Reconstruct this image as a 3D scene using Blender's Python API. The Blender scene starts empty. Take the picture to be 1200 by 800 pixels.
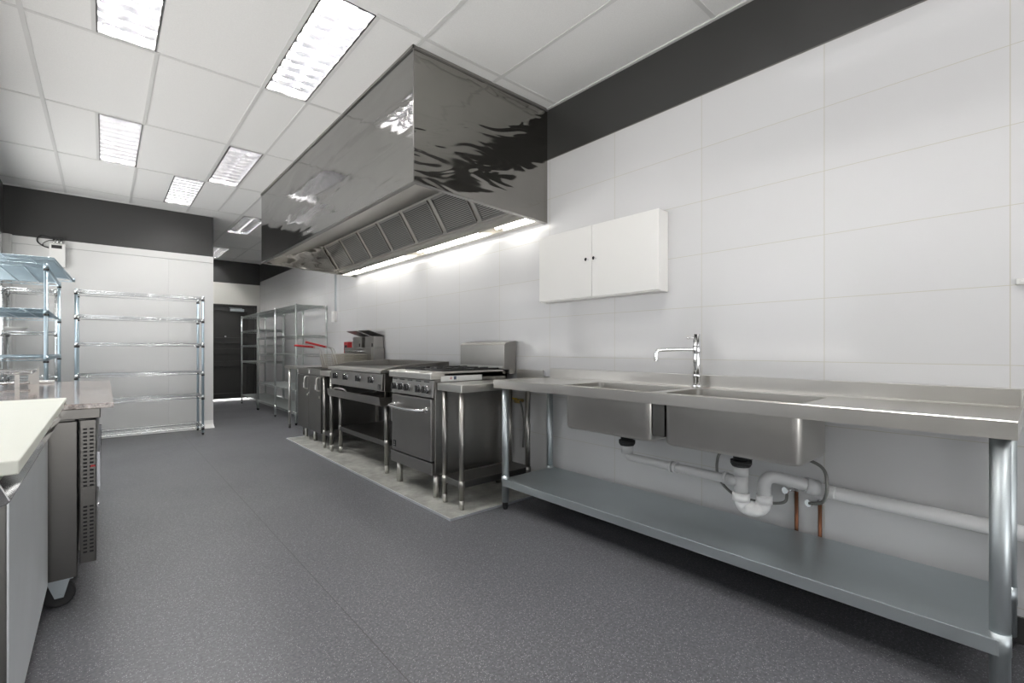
import bpy, math, random
from mathutils import Vector, Matrix
random.seed(7)
PI = math.pi
C = bpy.context.scene.collection

# ------------------------------------------------------------------ materials
MATS = {}
def nodes(name):
    m = bpy.data.materials.new(name); m.use_nodes = True
    nt = m.node_tree
    b = nt.nodes['Principled BSDF']
    MATS[name] = m
    return m, nt, b
def N(nt, t, **kw):
    n = nt.nodes.new(t)
    for k, v in kw.items():
        if k in n.inputs: n.inputs[k].default_value = v
        else: setattr(n, k, v)
    return n
def L(nt, a, b): nt.links.new(a, b)
def simple(name, col, rough=.5, metal=0., spec=.5, coat=0., var=0., vscale=8., bump=0., bscale=200.):
    m, nt, b = nodes(name)
    b.inputs['Base Color'].default_value = (*col, 1)
    b.inputs['Roughness'].default_value = rough
    b.inputs['Metallic'].default_value = metal
    b.inputs['Specular IOR Level'].default_value = spec
    b.inputs['Coat Weight'].default_value = coat
    tc = N(nt, 'ShaderNodeTexCoord')
    nz = N(nt, 'ShaderNodeTexNoise', Scale=vscale, Detail=3.)
    L(nt, tc.outputs['Object'], nz.inputs['Vector'])
    v = max(var, .03)
    mr = N(nt, 'ShaderNodeMapRange'); mr.inputs['To Min'].default_value = max(0.02, rough - v); mr.inputs['To Max'].default_value = rough + v
    L(nt, nz.outputs['Fac'], mr.inputs['Value']); L(nt, mr.outputs['Result'], b.inputs['Roughness'])
    if bump:
        n2 = N(nt, 'ShaderNodeTexNoise', Scale=bscale, Detail=2.)
        L(nt, tc.outputs['Object'], n2.inputs['Vector'])
        bp = N(nt, 'ShaderNodeBump', Strength=bump, Distance=.002)
        L(nt, n2.outputs['Fac'], bp.inputs['Height']); L(nt, bp.outputs['Normal'], b.inputs['Normal'])
    return m
def brushed(name, col, rough, stretch=(1, 1, 60), wob=0., wscale=2., wst=(1, 1, 1), wdist=0.):
    """steel with a fine grain along one direction and, if asked, a slow ripple of the sheet"""
    m, nt, b = nodes(name)
    b.inputs['Metallic'].default_value = 1
    tc = N(nt, 'ShaderNodeTexCoord')
    mp = N(nt, 'ShaderNodeMapping'); mp.inputs['Scale'].default_value = stretch
    L(nt, tc.outputs['Object'], mp.inputs['Vector'])
    nz = N(nt, 'ShaderNodeTexNoise', Scale=6., Detail=4.)
    L(nt, mp.outputs['Vector'], nz.inputs['Vector'])
    mr = N(nt, 'ShaderNodeMapRange'); mr.inputs['To Min'].default_value = rough * .96; mr.inputs['To Max'].default_value = rough * 1.05
    L(nt, nz.outputs['Fac'], mr.inputs['Value']); L(nt, mr.outputs['Result'], b.inputs['Roughness'])
    n2 = N(nt, 'ShaderNodeTexNoise', Scale=3., Detail=5.)
    L(nt, tc.outputs['Object'], n2.inputs['Vector'])
    mx = N(nt, 'ShaderNodeMix', data_type='RGBA')
    mx.inputs['A'].default_value = (*[c * .88 for c in col], 1); mx.inputs['B'].default_value = (*[min(1, c * 1.1) for c in col], 1)
    L(nt, n2.outputs['Fac'], mx.inputs['Factor']); L(nt, mx.outputs['Result'], b.inputs['Base Color'])
    if wob:
        n3 = N(nt, 'ShaderNodeTexNoise', Scale=wscale, Detail=1., Distortion=wdist)
        m3 = N(nt, 'ShaderNodeMapping'); m3.inputs['Scale'].default_value = wst
        L(nt, tc.outputs['Object'], m3.inputs['Vector']); L(nt, m3.outputs['Vector'], n3.inputs['Vector'])
        bp = N(nt, 'ShaderNodeBump', Strength=1., Distance=wob)
        L(nt, n3.outputs['Fac'], bp.inputs['Height']); L(nt, bp.outputs['Normal'], b.inputs['Normal'])
    return m
def emit(name, col, s):
    m, nt, b = nodes(name)
    b.inputs['Base Color'].default_value = (.9, .9, .9, 1)
    b.inputs['Emission Color'].default_value = (*col, 1)
    b.inputs['Emission Strength'].default_value = s
    return m

STEEL = brushed('brushed_steel', (.34, .33, .312), .30)
STEELH = brushed('brushed_steel_bench', (.60, .585, .555), .305, (9, .6, 9))
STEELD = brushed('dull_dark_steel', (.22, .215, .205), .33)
STEELK = brushed('darkened_steel', (.145, .14, .132), .30)  # darkened in place of dim reflections on the granite counter's steel
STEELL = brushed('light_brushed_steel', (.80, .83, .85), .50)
HOODE = brushed('warped_hood_steel', (.33, .32, .30), .10, (1, 1, 12), .011, 1.6, (1.3, 1, 4.5), 1.6)
HOODM = brushed('hood_steel', (.33, .325, .315), .10, (1, 1, 12), .0055, 1.7, (1, 1, 5), .6)
HOODI = brushed('hood_inner_steel', (.62, .60, .56), .32, (1, 40, 1))
MIRROR = brushed('polished_steel', (.66, .66, .66), .07, (1, 1, 20), .0006, 3.)
CHROME = simple('chrome', (.82, .82, .83), .07, 1.)
GALV = brushed('galvanised_steel', (.55, .60, .62), .42, (2, 1, 2))
ZINC = simple('blue_zinc_wire', (.46, .56, .62), .35, 1.)
CHWIRE = simple('chrome_wire', (.80, .82, .83), .2, 1.)
GRYWIRE = simple('grey_wire', (.50, .53, .52), .32, .9)
BLACK = simple('black_iron', (.012, .012, .012), .45)
RUBBER = simple('black_rubber', (.015, .015, .016), .6)
PLASTIC = simple('white_plastic', (.78, .78, .76), .35)
PVC = simple('grey_pvc', (.56, .565, .57), .35)
PVCW = simple('white_pvc', (.82, .82, .82), .3)
WHITEP = simple('white_laminate', (.80, .795, .775), .4)
BOARD = simple('cutting_board_plastic', (.66, .67, .605), .45, bump=.15, bscale=90)
RED = simple('red_grip', (.42, .02, .025), .4)
COPPER = simple('copper_pipe', (.26, .11, .06), .4, .8)
BRASS = simple('brass', (.6, .45, .18), .35, 1.)
YELLOW = simple('yellow_handle', (.75, .55, .05), .4)
HOSE = simple('grey_braided_hose', (.20, .20, .19), .45, .5)
BLUE = simple('blue_print', (.08, .10, .16), .5)
DARKP = simple('dark_grey_paint', (.040, .040, .039), .34, var=.05)
DOORP = simple('door_paint', (.030, .030, .028), .45)
PANELW = simple('coolroom_panel', (.71, .71, .70), .24)
PLAINW = simple('cream_wall_paint', (.72, .715, .67), .4)
CREAM = simple('basket_wire', (.42, .39, .33), .45, .6)
TBAR = simple('ceiling_bar', (.66, .66, .65), .45)
REFL = simple('light_reflector', (.86, .86, .88), .2, .98)
REFL_A = simple('louvre_aluminium', (.84, .84, .86), .18, .98)
TUBE = emit('fluorescent_tube', (1., .985, .96), 110.)
TUBE_H = emit('hood_tube', (1., .98, .93), 12.)
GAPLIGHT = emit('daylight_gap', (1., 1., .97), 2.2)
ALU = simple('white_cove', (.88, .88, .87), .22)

def tile_mat():
    m, nt, b = nodes('white_wall_tile')
    tc = N(nt, 'ShaderNodeTexCoord'); sp = N(nt, 'ShaderNodeSeparateXYZ'); cb = N(nt, 'ShaderNodeCombineXYZ')
    L(nt, tc.outputs['Object'], sp.inputs[0])
    ay = N(nt, 'ShaderNodeMath', operation='SUBTRACT'); ay.inputs[1].default_value = .09 - .61 * 20
    az = N(nt, 'ShaderNodeMath', operation='SUBTRACT'); az.inputs[1].default_value = .13 - .305 * 4
    L(nt, sp.outputs['Y'], ay.inputs[0]); L(nt, sp.outputs['Z'], az.inputs[0])
    L(nt, ay.outputs[0], cb.inputs['X']); L(nt, az.outputs[0], cb.inputs['Y'])
    br = N(nt, 'ShaderNodeTexBrick'); br.offset = 0.; br.squash = 1.
    br.inputs['Scale'].default_value = 1.; br.inputs['Brick Width'].default_value = .61; br.inputs['Row Height'].default_value = .305
    br.inputs['Mortar Size'].default_value = .0014; br.inputs['Mortar Smooth'].default_value = .1; br.inputs['Bias'].default_value = -.2
    br.inputs['Color1'].default_value = (.665, .665, .672, 1); br.inputs['Color2'].default_value = (.645, .645, .652, 1)
    br.inputs['Mortar'].default_value = (.54, .52, .45, 1)
    L(nt, cb.outputs[0], br.inputs['Vector']); L(nt, br.outputs['Color'], b.inputs['Base Color'])
    b.inputs['Roughness'].default_value = .10; b.inputs['Specular IOR Level'].default_value = .34
    nz = N(nt, 'ShaderNodeTexNoise', Scale=3., Detail=1.)
    L(nt, tc.outputs['Object'], nz.inputs['Vector'])
    bp = N(nt, 'ShaderNodeBump', Strength=.6, Distance=.0008); L(nt, nz.outputs['Fac'], bp.inputs['Height'])
    b2 = N(nt, 'ShaderNodeBump', Strength=.4, Distance=.001, invert=True); L(nt, br.outputs['Fac'], b2.inputs['Height'])
    L(nt, bp.outputs['Normal'], b2.inputs['Normal']); L(nt, b2.outputs['Normal'], b.inputs['Normal'])
    return m
TILE = tile_mat()
def floor_mat():
    m, nt, b = nodes('speckled_vinyl_floor')
    tc = N(nt, 'ShaderNodeTexCoord')
    v = N(nt, 'ShaderNodeTexVoronoi', Scale=190.); L(nt, tc.outputs['Object'], v.inputs['Vector'])
    sc = N(nt, 'ShaderNodeSeparateColor'); L(nt, v.outputs['Color'], sc.inputs[0])
    gt = N(nt, 'ShaderNodeMath', operation='GREATER_THAN'); gt.inputs[1].default_value = .74; L(nt, sc.outputs[0], gt.inputs[0])
    lt = N(nt, 'ShaderNodeMath', operation='LESS_THAN'); lt.inputs[1].default_value = .33; L(nt, v.outputs['Distance'], lt.inputs[0])
    mu = N(nt, 'ShaderNodeMath', operation='MULTIPLY'); L(nt, gt.outputs[0], mu.inputs[0]); L(nt, lt.outputs[0], mu.inputs[1])
    nz = N(nt, 'ShaderNodeTexNoise', Scale=90., Detail=4.); L(nt, tc.outputs['Object'], nz.inputs['Vector'])
    n2 = N(nt, 'ShaderNodeTexNoise', Scale=1.3, Detail=4.); L(nt, tc.outputs['Object'], n2.inputs['Vector'])
    r1 = N(nt, 'ShaderNodeValToRGB'); r1.color_ramp.elements[0].position = .3; r1.color_ramp.elements[1].position = .72
    r1.color_ramp.elements[0].color = (.055, .056, .063, 1); r1.color_ramp.elements[1].color = (.130, .131, .142, 1)
    L(nt, nz.outputs['Fac'], r1.inputs[0])
    mx = N(nt, 'ShaderNodeMix', data_type='RGBA'); mx.inputs['B'].default_value = (.33, .33, .34, 1)
    L(nt, mu.outputs[0], mx.inputs['Factor']); L(nt, r1.outputs[0], mx.inputs['A'])
    # welded seam of the vinyl sheet
    sp = N(nt, 'ShaderNodeSeparateXYZ'); L(nt, tc.outputs['Object'], sp.inputs[0])
    s1 = N(nt, 'ShaderNodeMath', operation='SUBTRACT'); s1.inputs[1].default_value = .765; L(nt, sp.outputs['X'], s1.inputs[0])
    s2 = N(nt, 'ShaderNodeMath', operation='ABSOLUTE'); L(nt, s1.outputs[0], s2.inputs[0])
    s3 = N(nt, 'ShaderNodeMath', operation='LESS_THAN'); s3.inputs[1].default_value = .0022; L(nt, s2.outputs[0], s3.inputs[0])
    m2 = N(nt, 'ShaderNodeMix', data_type='RGBA'); m2.inputs['B'].default_value = (.045, .046, .05, 1)
    L(nt, s3.outputs[0], m2.inputs['Factor']); L(nt, mx.outputs['Result'], m2.inputs['A'])
    L(nt, m2.outputs['Result'], b.inputs['Base Color'])
    mr = N(nt, 'ShaderNodeMapRange'); mr.inputs['To Min'].default_value = .30; mr.inputs['To Max'].default_value = .46
    L(nt, n2.outputs['Fac'], mr.inputs['Value']); L(nt, mr.outputs['Result'], b.inputs['Roughness'])
    bp = N(nt, 'ShaderNodeBump', Strength=.25, Distance=.001); L(nt, nz.outputs['Fac'], bp.inputs['Height']); L(nt, bp.outputs['Normal'], b.inputs['Normal'])
    return m
FLOORM = floor_mat()
def stone(name, cols, scale, rough, bump=0.):
    m, nt, b = nodes(name)
    tc = N(nt, 'ShaderNodeTexCoord')
    nz = N(nt, 'ShaderNodeTexNoise', Scale=scale, Detail=8.); nz.inputs['Roughness'].default_value = .75
    L(nt, tc.outputs['Object'], nz.inputs['Vector'])
    r = N(nt, 'ShaderNodeValToRGB'); e = r.color_ramp.elements
    e[0].position = .36; e[1].position = .64; e[0].color = (*cols[0], 1); e[1].color = (*cols[-1], 1)
    if len(cols) > 2:
        x = e.new(.5); x.color = (*cols[1], 1)
    L(nt, nz.outputs['Fac'], r.inputs[0]); L(nt, r.outputs[0], b.inputs['Base Color'])
    b.inputs['Roughness'].default_value = rough
    return m
GRANITE = stone('pink_granite', [(.035, .025, .02), (.22, .175, .155), (.46, .39, .35)], 45., .09)
CONC = stone('pale_worn_slab', [(.19, .19, .172), (.28, .28, .258), (.38, .38, .355)], 6., .42)
CEILM = stone('mineral_ceiling_tile', [(.77, .77, .76), (.83, .83, .82)], 140., .85)
def mesh_mat():
    m, nt, b = nodes('filter_mesh')
    tc = N(nt, 'ShaderNodeTexCoord')
    w = N(nt, 'ShaderNodeTexWave', Scale=24.); w.bands_direction = 'Z'
    w2 = N(nt, 'ShaderNodeTexWave', Scale=24.); w2.bands_direction = 'Y'
    L(nt, tc.outputs['Object'], w.inputs['Vector']); L(nt, tc.outputs['Object'], w2.inputs['Vector'])
    mn = N(nt, 'ShaderNodeMath', operation='MAXIMUM'); L(nt, w.outputs['Fac'], mn.inputs[0]); 
    hf = N(nt, 'ShaderNodeMath', operation='MULTIPLY'); hf.inputs[1].default_value = .6; L(nt, w2.outputs['Fac'], hf.inputs[0]); L(nt, hf.outputs[0], mn.inputs[1])
    r = N(nt, 'ShaderNodeValToRGB'); r.color_ramp.elements[0].color = (.05, .05, .048, 1); r.color_ramp.elements[1].color = (.34, .335, .32, 1)
    r.color_ramp.elements[0].position = .3; r.color_ramp.elements[1].position = .9
    L(nt, mn.outputs[0], r.inputs[0]); L(nt, r.outputs[0], b.inputs['Base Color'])
    b.inputs['Metallic'].default_value = .8; b.inputs['Roughness'].default_value = .45
    return m
FMESH = mesh_mat()

# ------------------------------------------------------------------ mesh builder
class MB:
    def __init__(s): s.v = []; s.f = []; s.m = []; s.sm = []; s.mi = 0
    def add(s, vs, fs, smooth=False):
        o = len(s.v); s.v += [Vector(p) for p in vs]
        for f in fs: s.f.append([i + o for i in f]); s.m.append(s.mi); s.sm.append(smooth)
        return s
    def box(s, x0, x1, y0, y1, z0, z1):
        if x0 > x1: x0, x1 = x1, x0
        if y0 > y1: y0, y1 = y1, y0
        if z0 > z1: z0, z1 = z1, z0
        return s.add([(x, y, z) for z in (z0, z1) for y in (y0, y1) for x in (x0, x1)],
                     [(0, 2, 3, 1), (4, 5, 7, 6), (0, 1, 5, 4), (2, 6, 7, 3), (0, 4, 6, 2), (1, 3, 7, 5)])
    def quad(s, a, b, c, d): return s.add([a, b, c, d], [(0, 1, 2, 3)])
    def prism(s, poly, ax, a, b):
        """polygon of 2-D points, swept along axis ax from a to b (the points fill the two other axes in x,y,z order)"""
        def P(p, t):
            q = list(p); q.insert(ax, t); return tuple(q)
        n = len(poly)
        vs = [P(p, a) for p in poly] + [P(p, b) for p in poly]
        fs = [tuple(range(n)), tuple(range(2 * n - 1, n - 1, -1))]
        fs += [(i, i + n, (i + 1) % n + n, (i + 1) % n) for i in range(n)]
        return s.add(vs, fs)
    def cyl(s, a, b, r, n=12, r2=None, caps=True):
        a = Vector(a); b = Vector(b); d = (b - a).normalized()
        u = d.orthogonal().normalized(); w = d.cross(u)
        r2 = r if r2 is None else r2
        vs = [a + (u * math.cos(2 * PI * i / n) + w * math.sin(2 * PI * i / n)) * r for i in range(n)]
        vs += [b + (u * math.cos(2 * PI * i / n) + w * math.sin(2 * PI * i / n)) * r2 for i in range(n)]
        s.add(vs, [(i, (i + 1) % n, (i + 1) % n + n, i + n) for i in range(n)], True)
        if caps:
            o = len(s.v) - 2 * n
            for f in (list(range(n - 1, -1, -1)), list(range(n, 2 * n))):
                s.f.append([i + o for i in f]); s.m.append(s.mi); s.sm.append(False)
        return s
    def tube(s, pts, r, n=10, close=False):
        pts = [Vector(p) for p in pts]; m = len(pts)
        t0 = (pts[1] - pts[0]).normalized(); u = t0.orthogonal().normalized()
        rings = []
        for i, p in enumerate(pts):
            if close: t = (pts[(i + 1) % m] - pts[i - 1]).normalized()
            else: t = (pts[min(i + 1, m - 1)] - pts[max(i - 1, 0)]).normalized()
            u = (u - t * u.dot(t)).normalized(); w = t.cross(u)
            rings.append([p + (u * math.cos(2 * PI * k / n) + w * math.sin(2 * PI * k / n)) * r for k in range(n)])
        vs = [q for R in rings for q in R]; fs = []
        for i in range(m if close else m - 1):
            j = (i + 1) % m
            for k in range(n):
                fs.append((i * n + k, i * n + (k + 1) % n, j * n + (k + 1) % n, j * n + k))
        s.add(vs, fs, True)
        if not close:
            o = len(s.v) - len(vs)
            for f in (list(range(n - 1, -1, -1)), list(range((m - 1) * n, m * n))):
                s.f.append([i + o for i in f]); s.m.append(s.mi); s.sm.append(False)
        return s
    def sphere(s, c, r, n=12, k=8, sz=1.):
        c = Vector(c); vs = []; fs = []
        for j in range(k + 1):
            a = PI * j / k
            for i in range(n):
                b = 2 * PI * i / n
                vs.append(c + Vector((r * math.sin(a) * math.cos(b), r * math.sin(a) * math.sin(b), r * sz * math.cos(a))))
        for j in range(k):
            for i in range(n):
                fs.append((j * n + i, (j + 1) * n + i, (j + 1) * n + (i + 1) % n, j * n + (i + 1) % n))
        return s.add(vs, fs, True)
    def build(s, name, mat, parent=None, bevel=0., seg=2):
        me = bpy.data.meshes.new(name)
        org = Vector((0, 0, 0))
        if parent is not None: org = wpos(parent)
        me.from_pydata([tuple(v - org) for v in s.v], [], s.f)
        for mm in (mat if isinstance(mat, (list, tuple)) else [mat]): me.materials.append(mm)
        for p, mi, sm in zip(me.polygons, s.m, s.sm): p.material_index = mi; p.use_smooth = sm
        me.validate(); me.update()
        o = bpy.data.objects.new(name, me); C.objects.link(o)
        if parent is not None: o.parent = parent
        if bevel:
            b = o.modifiers.new('bevel', 'BEVEL'); b.width = bevel; b.segments = seg; b.limit_method = 'ANGLE'; b.angle_limit = math.radians(40)
            b.harden_normals = False
        return o
def wpos(o):
    p = Vector(o.location)
    while o.parent is not None: o = o.parent; p += Vector(o.location)
    return p
def spl(pts, k=8):
    """smooth Catmull-Rom path through the points"""
    P = [Vector(p) for p in pts]; P = [2 * P[0] - P[1]] + P + [2 * P[-1] - P[-2]]; out = []
    for i in range(1, len(P) - 2):
        a, b, c, d = P[i - 1:i + 3]
        for j in range(k):
            t = j / k
            out.append(.5 * ((2 * b) + (c - a) * t + (2 * a - 5 * b + 4 * c - d) * t * t + (3 * b - a - 3 * c + d) * t ** 3))
    out.append(P[-2]); return out
def tag(o, label=None, cat=None, group=None, kind=None):
    if label: o['label'] = label
    if cat: o['category'] = cat
    if group: o['group'] = group
    if kind: o['kind'] = kind
    return o
def thing(name, loc, label, cat, group=None):
    o = bpy.data.objects.new(name, None); C.objects.link(o); o.location = loc; o.empty_display_size = .1
    return tag(o, label, cat, group)
def children(o): return [c for c in list(bpy.data.objects) if c.parent == o]
def copy_tree(o, parent=None):
    c = o.copy(); C.objects.link(c)
    if parent is not None: c.parent = parent
    for ch in children(o): copy_tree(ch, c)
    return c
def dup(o, loc, label, group=None):
    c = copy_tree(o); c.location = loc; c['label'] = label
    if group: c['group'] = group
    return c
def struct(name, mb, mat, bevel=0., parent=None):
    o = mb.build(name, mat, parent, bevel)
    if parent is None: o['kind'] = 'structure'
    return o
def cells(x0, x1, y0, y1, holes):
    xs = sorted({x0, x1, *[h[0] for h in holes], *[h[1] for h in holes]}); ys = sorted({y0, y1, *[h[2] for h in holes], *[h[3] for h in holes]})
    for a, b in zip(xs, xs[1:]):
        for c, d in zip(ys, ys[1:]):
            mx, my = (a + b) / 2, (c + d) / 2
            if any(h[0] < mx < h[1] and h[2] < my < h[3] for h in holes): continue
            yield a, b, c, d

# ------------------------------------------------------------------ room
XL, XR, YN, YB, YF, ZC = -.86, 2.60, -3.6, 7.75, 11.45, 2.97
XC = 1.163                       # the passage beyond the partition starts here
struct('floor', MB().box(XL - .2, XR + .2, YN - .2, YF + .2, -.12, 0), FLOORM)
LIGHTS = [  # x0, x1, y0, y1, label
    (.865, 1.145, 2.465, 3.67, 'long recessed louvre light right beside the top edge of the extractor hood'),
    (-.035, .245, 2.465, 3.67, 'recessed louvre light cut off by the top left of the photo'),
    (-.035, .245, 4.94, 6.15, 'recessed louvre light in line behind the one cut off at top left'),
    (.87, 1.15, 4.94, 6.15, 'recessed louvre light over the aisle near the far end of the hood'),
    (.57, .85, 6.17, 7.38, 'recessed louvre light just in front of the dark band of the white partition'),
    (1.48, 1.77, 7.42, 8.62, 'recessed louvre light at the passage mouth showing left of the hood end'),
    (1.48, 1.77, 10.05, 11.27, 'farthest ceiling light, half hidden by the partition corner, near the dark door'),
    (1.46, 1.75, 0.02, 1.22, 'ceiling louvre light mirrored in the wall above the sink bench, itself out of frame'),
    (-.035, .245, 0.02, 1.22, 'ceiling louvre light above the camera, seen only as faint dots on the wall'),
    (1.46, 1.75, -2.44, -1.25, 'ceiling louvre light behind the camera on the sink side'),
    (-.035, .245, -2.44, -1.25, 'ceiling louvre light behind the camera on the counter side'),
]
holes = [l[:4] for l in LIGHTS]
cm = MB()
for a, b, c, d in cells(XL, XR, YN, YF, holes): cm.quad((a, c, ZC), (a, d, ZC), (b, d, ZC), (b, c, ZC))
struct('ceiling', cm, CEILM)
tb = MB(); w = .012
GX = [-.345, .25, .85, 1.45, 2.05]; GY = [-2.46, -1.23, 0., 1.23, 2.455, 3.685, 4.92, 6.16, 7.39, 8.63, 9.86, 11.1]
def clear(x0, x1, y0, y1):
    """pieces of a bar that do not run across a light"""
    ev = [(x0, x1, y0, y1)]
    for h in holes:
        nx = []
        for e in ev:
            ox = min(e[1], h[1]) - max(e[0], h[0]); oy = min(e[3], h[3]) - max(e[2], h[2])
            if ox <= 0 or oy <= 0: nx.append(e); continue
            if e[3] - e[2] > e[1] - e[0]:
                if e[2] < h[2]: nx.append((e[0], e[1], e[2], h[2]))
                if e[3] > h[3]: nx.append((e[0], e[1], h[3], e[3]))
            else:
                if e[0] < h[0]: nx.append((e[0], h[0], e[2], e[3]))
                if e[1] > h[1]: nx.append((h[1], e[1], e[2], e[3]))
        ev = nx
    return ev
for x in GX:
    for e in clear(x - w, x + w, YN, YF): tb.box(*e, ZC - .004, ZC + .02)
for y in GY:
    for e in clear(XL, XR, y - w, y + w): tb.box(*e, ZC - .0035, ZC + .02)
for l in LIGHTS[:7]:                       # cut tiles beside each light get a bar of their own
    x = l[0] if abs(l[0] + .035) < .02 else l[1] if abs(l[0] - .87) < .02 else None
    if x is None: continue
    if abs(l[0] + .035) < .02: tb.box(x - .02, x, l[2], l[3], ZC - .003, ZC + .02)
    elif l[2] > 3: tb.box(1.152, 1.172, 2.47, 7.38, ZC - .003, ZC + .02)
tb.box(XR - .02, XR, YN, YF, ZC - .01, ZC); tb.box(XL, XC, YB - .02, YB, ZC - .01, ZC)
struct('trim_1', tb, TBAR)
ZB = 2.572
struct('wall_right', MB().box(XR, XR + .15, YN, YF + .15, 0, ZB), TILE)
struct('wall_upper_right', MB().box(XR, XR + .15, YN, YF + .15, ZB, 3.2), DARKP)
struct('trim_2', MB().box(XR - .003, XR, YN, YF, ZB - .003, ZB + .003), STEELD)
wl = MB()
OP = [(-3.2, -2.0), (1.3, 2.9), (3.3, 5.0), (5.3, 7.3)]        # added unseen openings that let daylight reach the ceiling
for a, b, c, e in cells(YN, YB + .15, 0, 2.40, [(p, q, .98, 2.33 if q > 7 else 2.10) for p, q in OP]): wl.box(XL - .15, XL, a, b, c, e)
struct('wall_left', wl, PANELW)
for i, (p, q) in enumerate(OP):
    wf = MB(); tz = 2.33 if q > 7 else 2.10
    for a, b in ((p, p + .04), (q - .04, q)): wf.box(XL - .17, XL + .01, a, b, .98, tz)
    wf.box(XL - .2, XL + .02, p, q, .95, .98).box(XL - .17, XL + .01, p, q, tz - .04, tz)
    struct('added_opening_%d' % (i + 1), wf, STEELH)
struct('wall_upper_left', MB().box(XL - .15, XL, YN, YB + .15, 2.40, 3.2), DARKP)
wn = MB()
for a, b, c, e in cells(XL - .15, XR + .15, 0, 2.40, [(-.3, 2.1, -.01, 2.3)]): wn.box(a, b, YN - .15, YN, c, e)  # doorway added behind the camera to bring in daylight, frame below
struct('wall_near', wn, PANELW)
dn = MB()
for a, b in ((-.34, -.3), (2.1, 2.14)): dn.box(a, b, YN - .17, YN + .02, 0, 2.34)
dn.box(-.34, 2.14, YN - .17, YN + .02, 2.3, 2.34)
struct('added_doorway', dn, STEELH)
struct('wall_upper_near', MB().box(XL - .15, XR + .15, YN - .15, YN, 2.40, 3.2), DARKP)
pw = MB()
for a, b in ((XL, -.762), (-.760, .646), (.648, XC)): pw.box(a, b, YB, YB + .15, 0, 2.309)
pw.box(XL, XC, YB + .004, YB + .15, 0, 2.31)
pw.box(XL, XC, YB - .006, YB + .15, 2.312, 2.40)
pw.box(XC - .15, XC, YB + .15, YF, 0, 2.40)
struct('wall_back', pw, PANELW, .0015)
struct('wall_upper_back', MB().box(XL, XC, YB, YB + .15, 2.40, 3.2).box(XC - .15, XC, YB + .15, YF, 2.40, 3.2), DARKP)
fw = MB().box(XC - .2, 1.2, YF, YF + .15, 0, 2.5).box(2.535, XR + .1, YF, YF + .15, 0, 2.5).box(1.2, 2.535, YF, YF + .15, 2.045, 2.5)
struct('wall_far', fw, PLAINW)
struct('wall_upper_far', MB().box(XC - .2, XR + .1, YF, YF + .15, 2.5, 3.2), DARKP)
struct('trim_3', MB().cyl((XL + .03, YB - .03, 0), (XL + .03, YB - .03, 2.40), .045, 16), PANELW)
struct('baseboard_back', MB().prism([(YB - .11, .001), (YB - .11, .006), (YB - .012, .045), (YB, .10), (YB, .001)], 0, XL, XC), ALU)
struct('baseboard_right', MB().box(XR - .012, XR, YN, 2.5, .001, .10), DARKP)
# dark panelled door at the end of the passage
dr = MB().box(1.205, 2.53, YF + .03, YF + .08, .035, 2.04)
D = struct('door_1', dr, DOORP)
fr = MB()
for a, b in ((1.2, 1.235), (2.497, 2.535)): fr.box(a, b, YF - .02, YF + .09, 0, 2.045)
fr.box(1.2, 2.535, YF - .02, YF + .09, 2.01, 2.045)
fr.build('door_frame', DOORP, D, .004)
rl = MB(); zr = [.04, .16, .72, .84, .98, 1.10, 1.22, 1.34, 1.90, 2.01]
for k in range(0, 10, 2): rl.box(1.235, 2.497, YF + .005, YF + .03, zr[k], zr[k + 1])
for a, b in ((1.235, 1.33), (2.36, 2.497)): rl.box(a, b, YF + .004, YF + .03, .04, 2.01)
rl.build('door_rail', DOORP, D, .006)
MB().box(2.02, 2.28, YF - .05, YF + .004, 1.90, 1.955).cyl((2.24, YF - .03, 1.965), (1.98, YF - .16, 1.965), .009).build('door_closer', GALV, D, .004)
MB().cyl((1.93, YF + .004, 1.36), (1.93, YF - .03, 1.36), .02).sphere((1.93, YF - .045, 1.36), .024).build('door_knob', CHROME, D)
struct('door_gap_glow', MB().box(1.235, 2.497, YF + .035, YF + .07, .003, .033), GAPLIGHT)  # glowing strip stands in for daylight under the door

# ------------------------------------------------------------------ ceiling lights
def light(x0, x1, y0, y1, label):
    t = thing('ceiling_light', ((x0 + x1) / 2, (y0 + y1) / 2, ZC), label, 'ceiling light', 'recessed louvre lights in the ceiling')
    zt = ZC + .105; e = .004
    h = MB().box(x0 - e, x0, y0, y1, ZC - .002, zt).box(x1, x1 + e, y0, y1, ZC - .002, zt).box(x0, x1, y0 - e, y0, ZC - .002, zt).box(x0, x1, y1, y1 + e, ZC - .002, zt).box(x0, x1, y0, y1, zt, zt + .004)
    h.build('housing', REFL, t)
    xm = (x0 + x1) / 2
    fm = MB()
    for a, b in ((x0, x0 + .008), (x1 - .008, x1)): fm.box(a, b, y0, y1, ZC - .004, ZC + .006)
    for a, b in ((y0, y0 + .008), (y1 - .008, y1)): fm.box(x0, x1, a, b, ZC - .004, ZC + .006)
    fm.build('frame', STEELD, t)
    lv = MB()
    for cx in (x0 + .008, xm, x1 - .008):       # long V-shaped spines between the lamps
        hw = .012
        lv.prism([(max(cx - hw, x0 + .002), ZC + .068), (cx, ZC + .001), (min(cx + hw, x1 - .002), ZC + .068)], 1, y0, y1)
    n = 11
    for k in range(1, n):
        y = y0 + (y1 - y0) * k / n
        lv.prism([(y - .009, ZC + .052), (y, ZC + .001), (y + .009, ZC + .052)], 0, x0 + .008, x1 - .008)
    lv.build('louvre', REFL_A, t)
    for cx in ((x0 + xm) / 2, (xm + x1) / 2):
        MB().cyl((cx, y0 + .03, ZC + .078), (cx, y1 - .03, ZC + .078), .013, 8).build('lamp_tube', TUBE, t)
    return t
for l in LIGHTS: light(*l)

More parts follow.
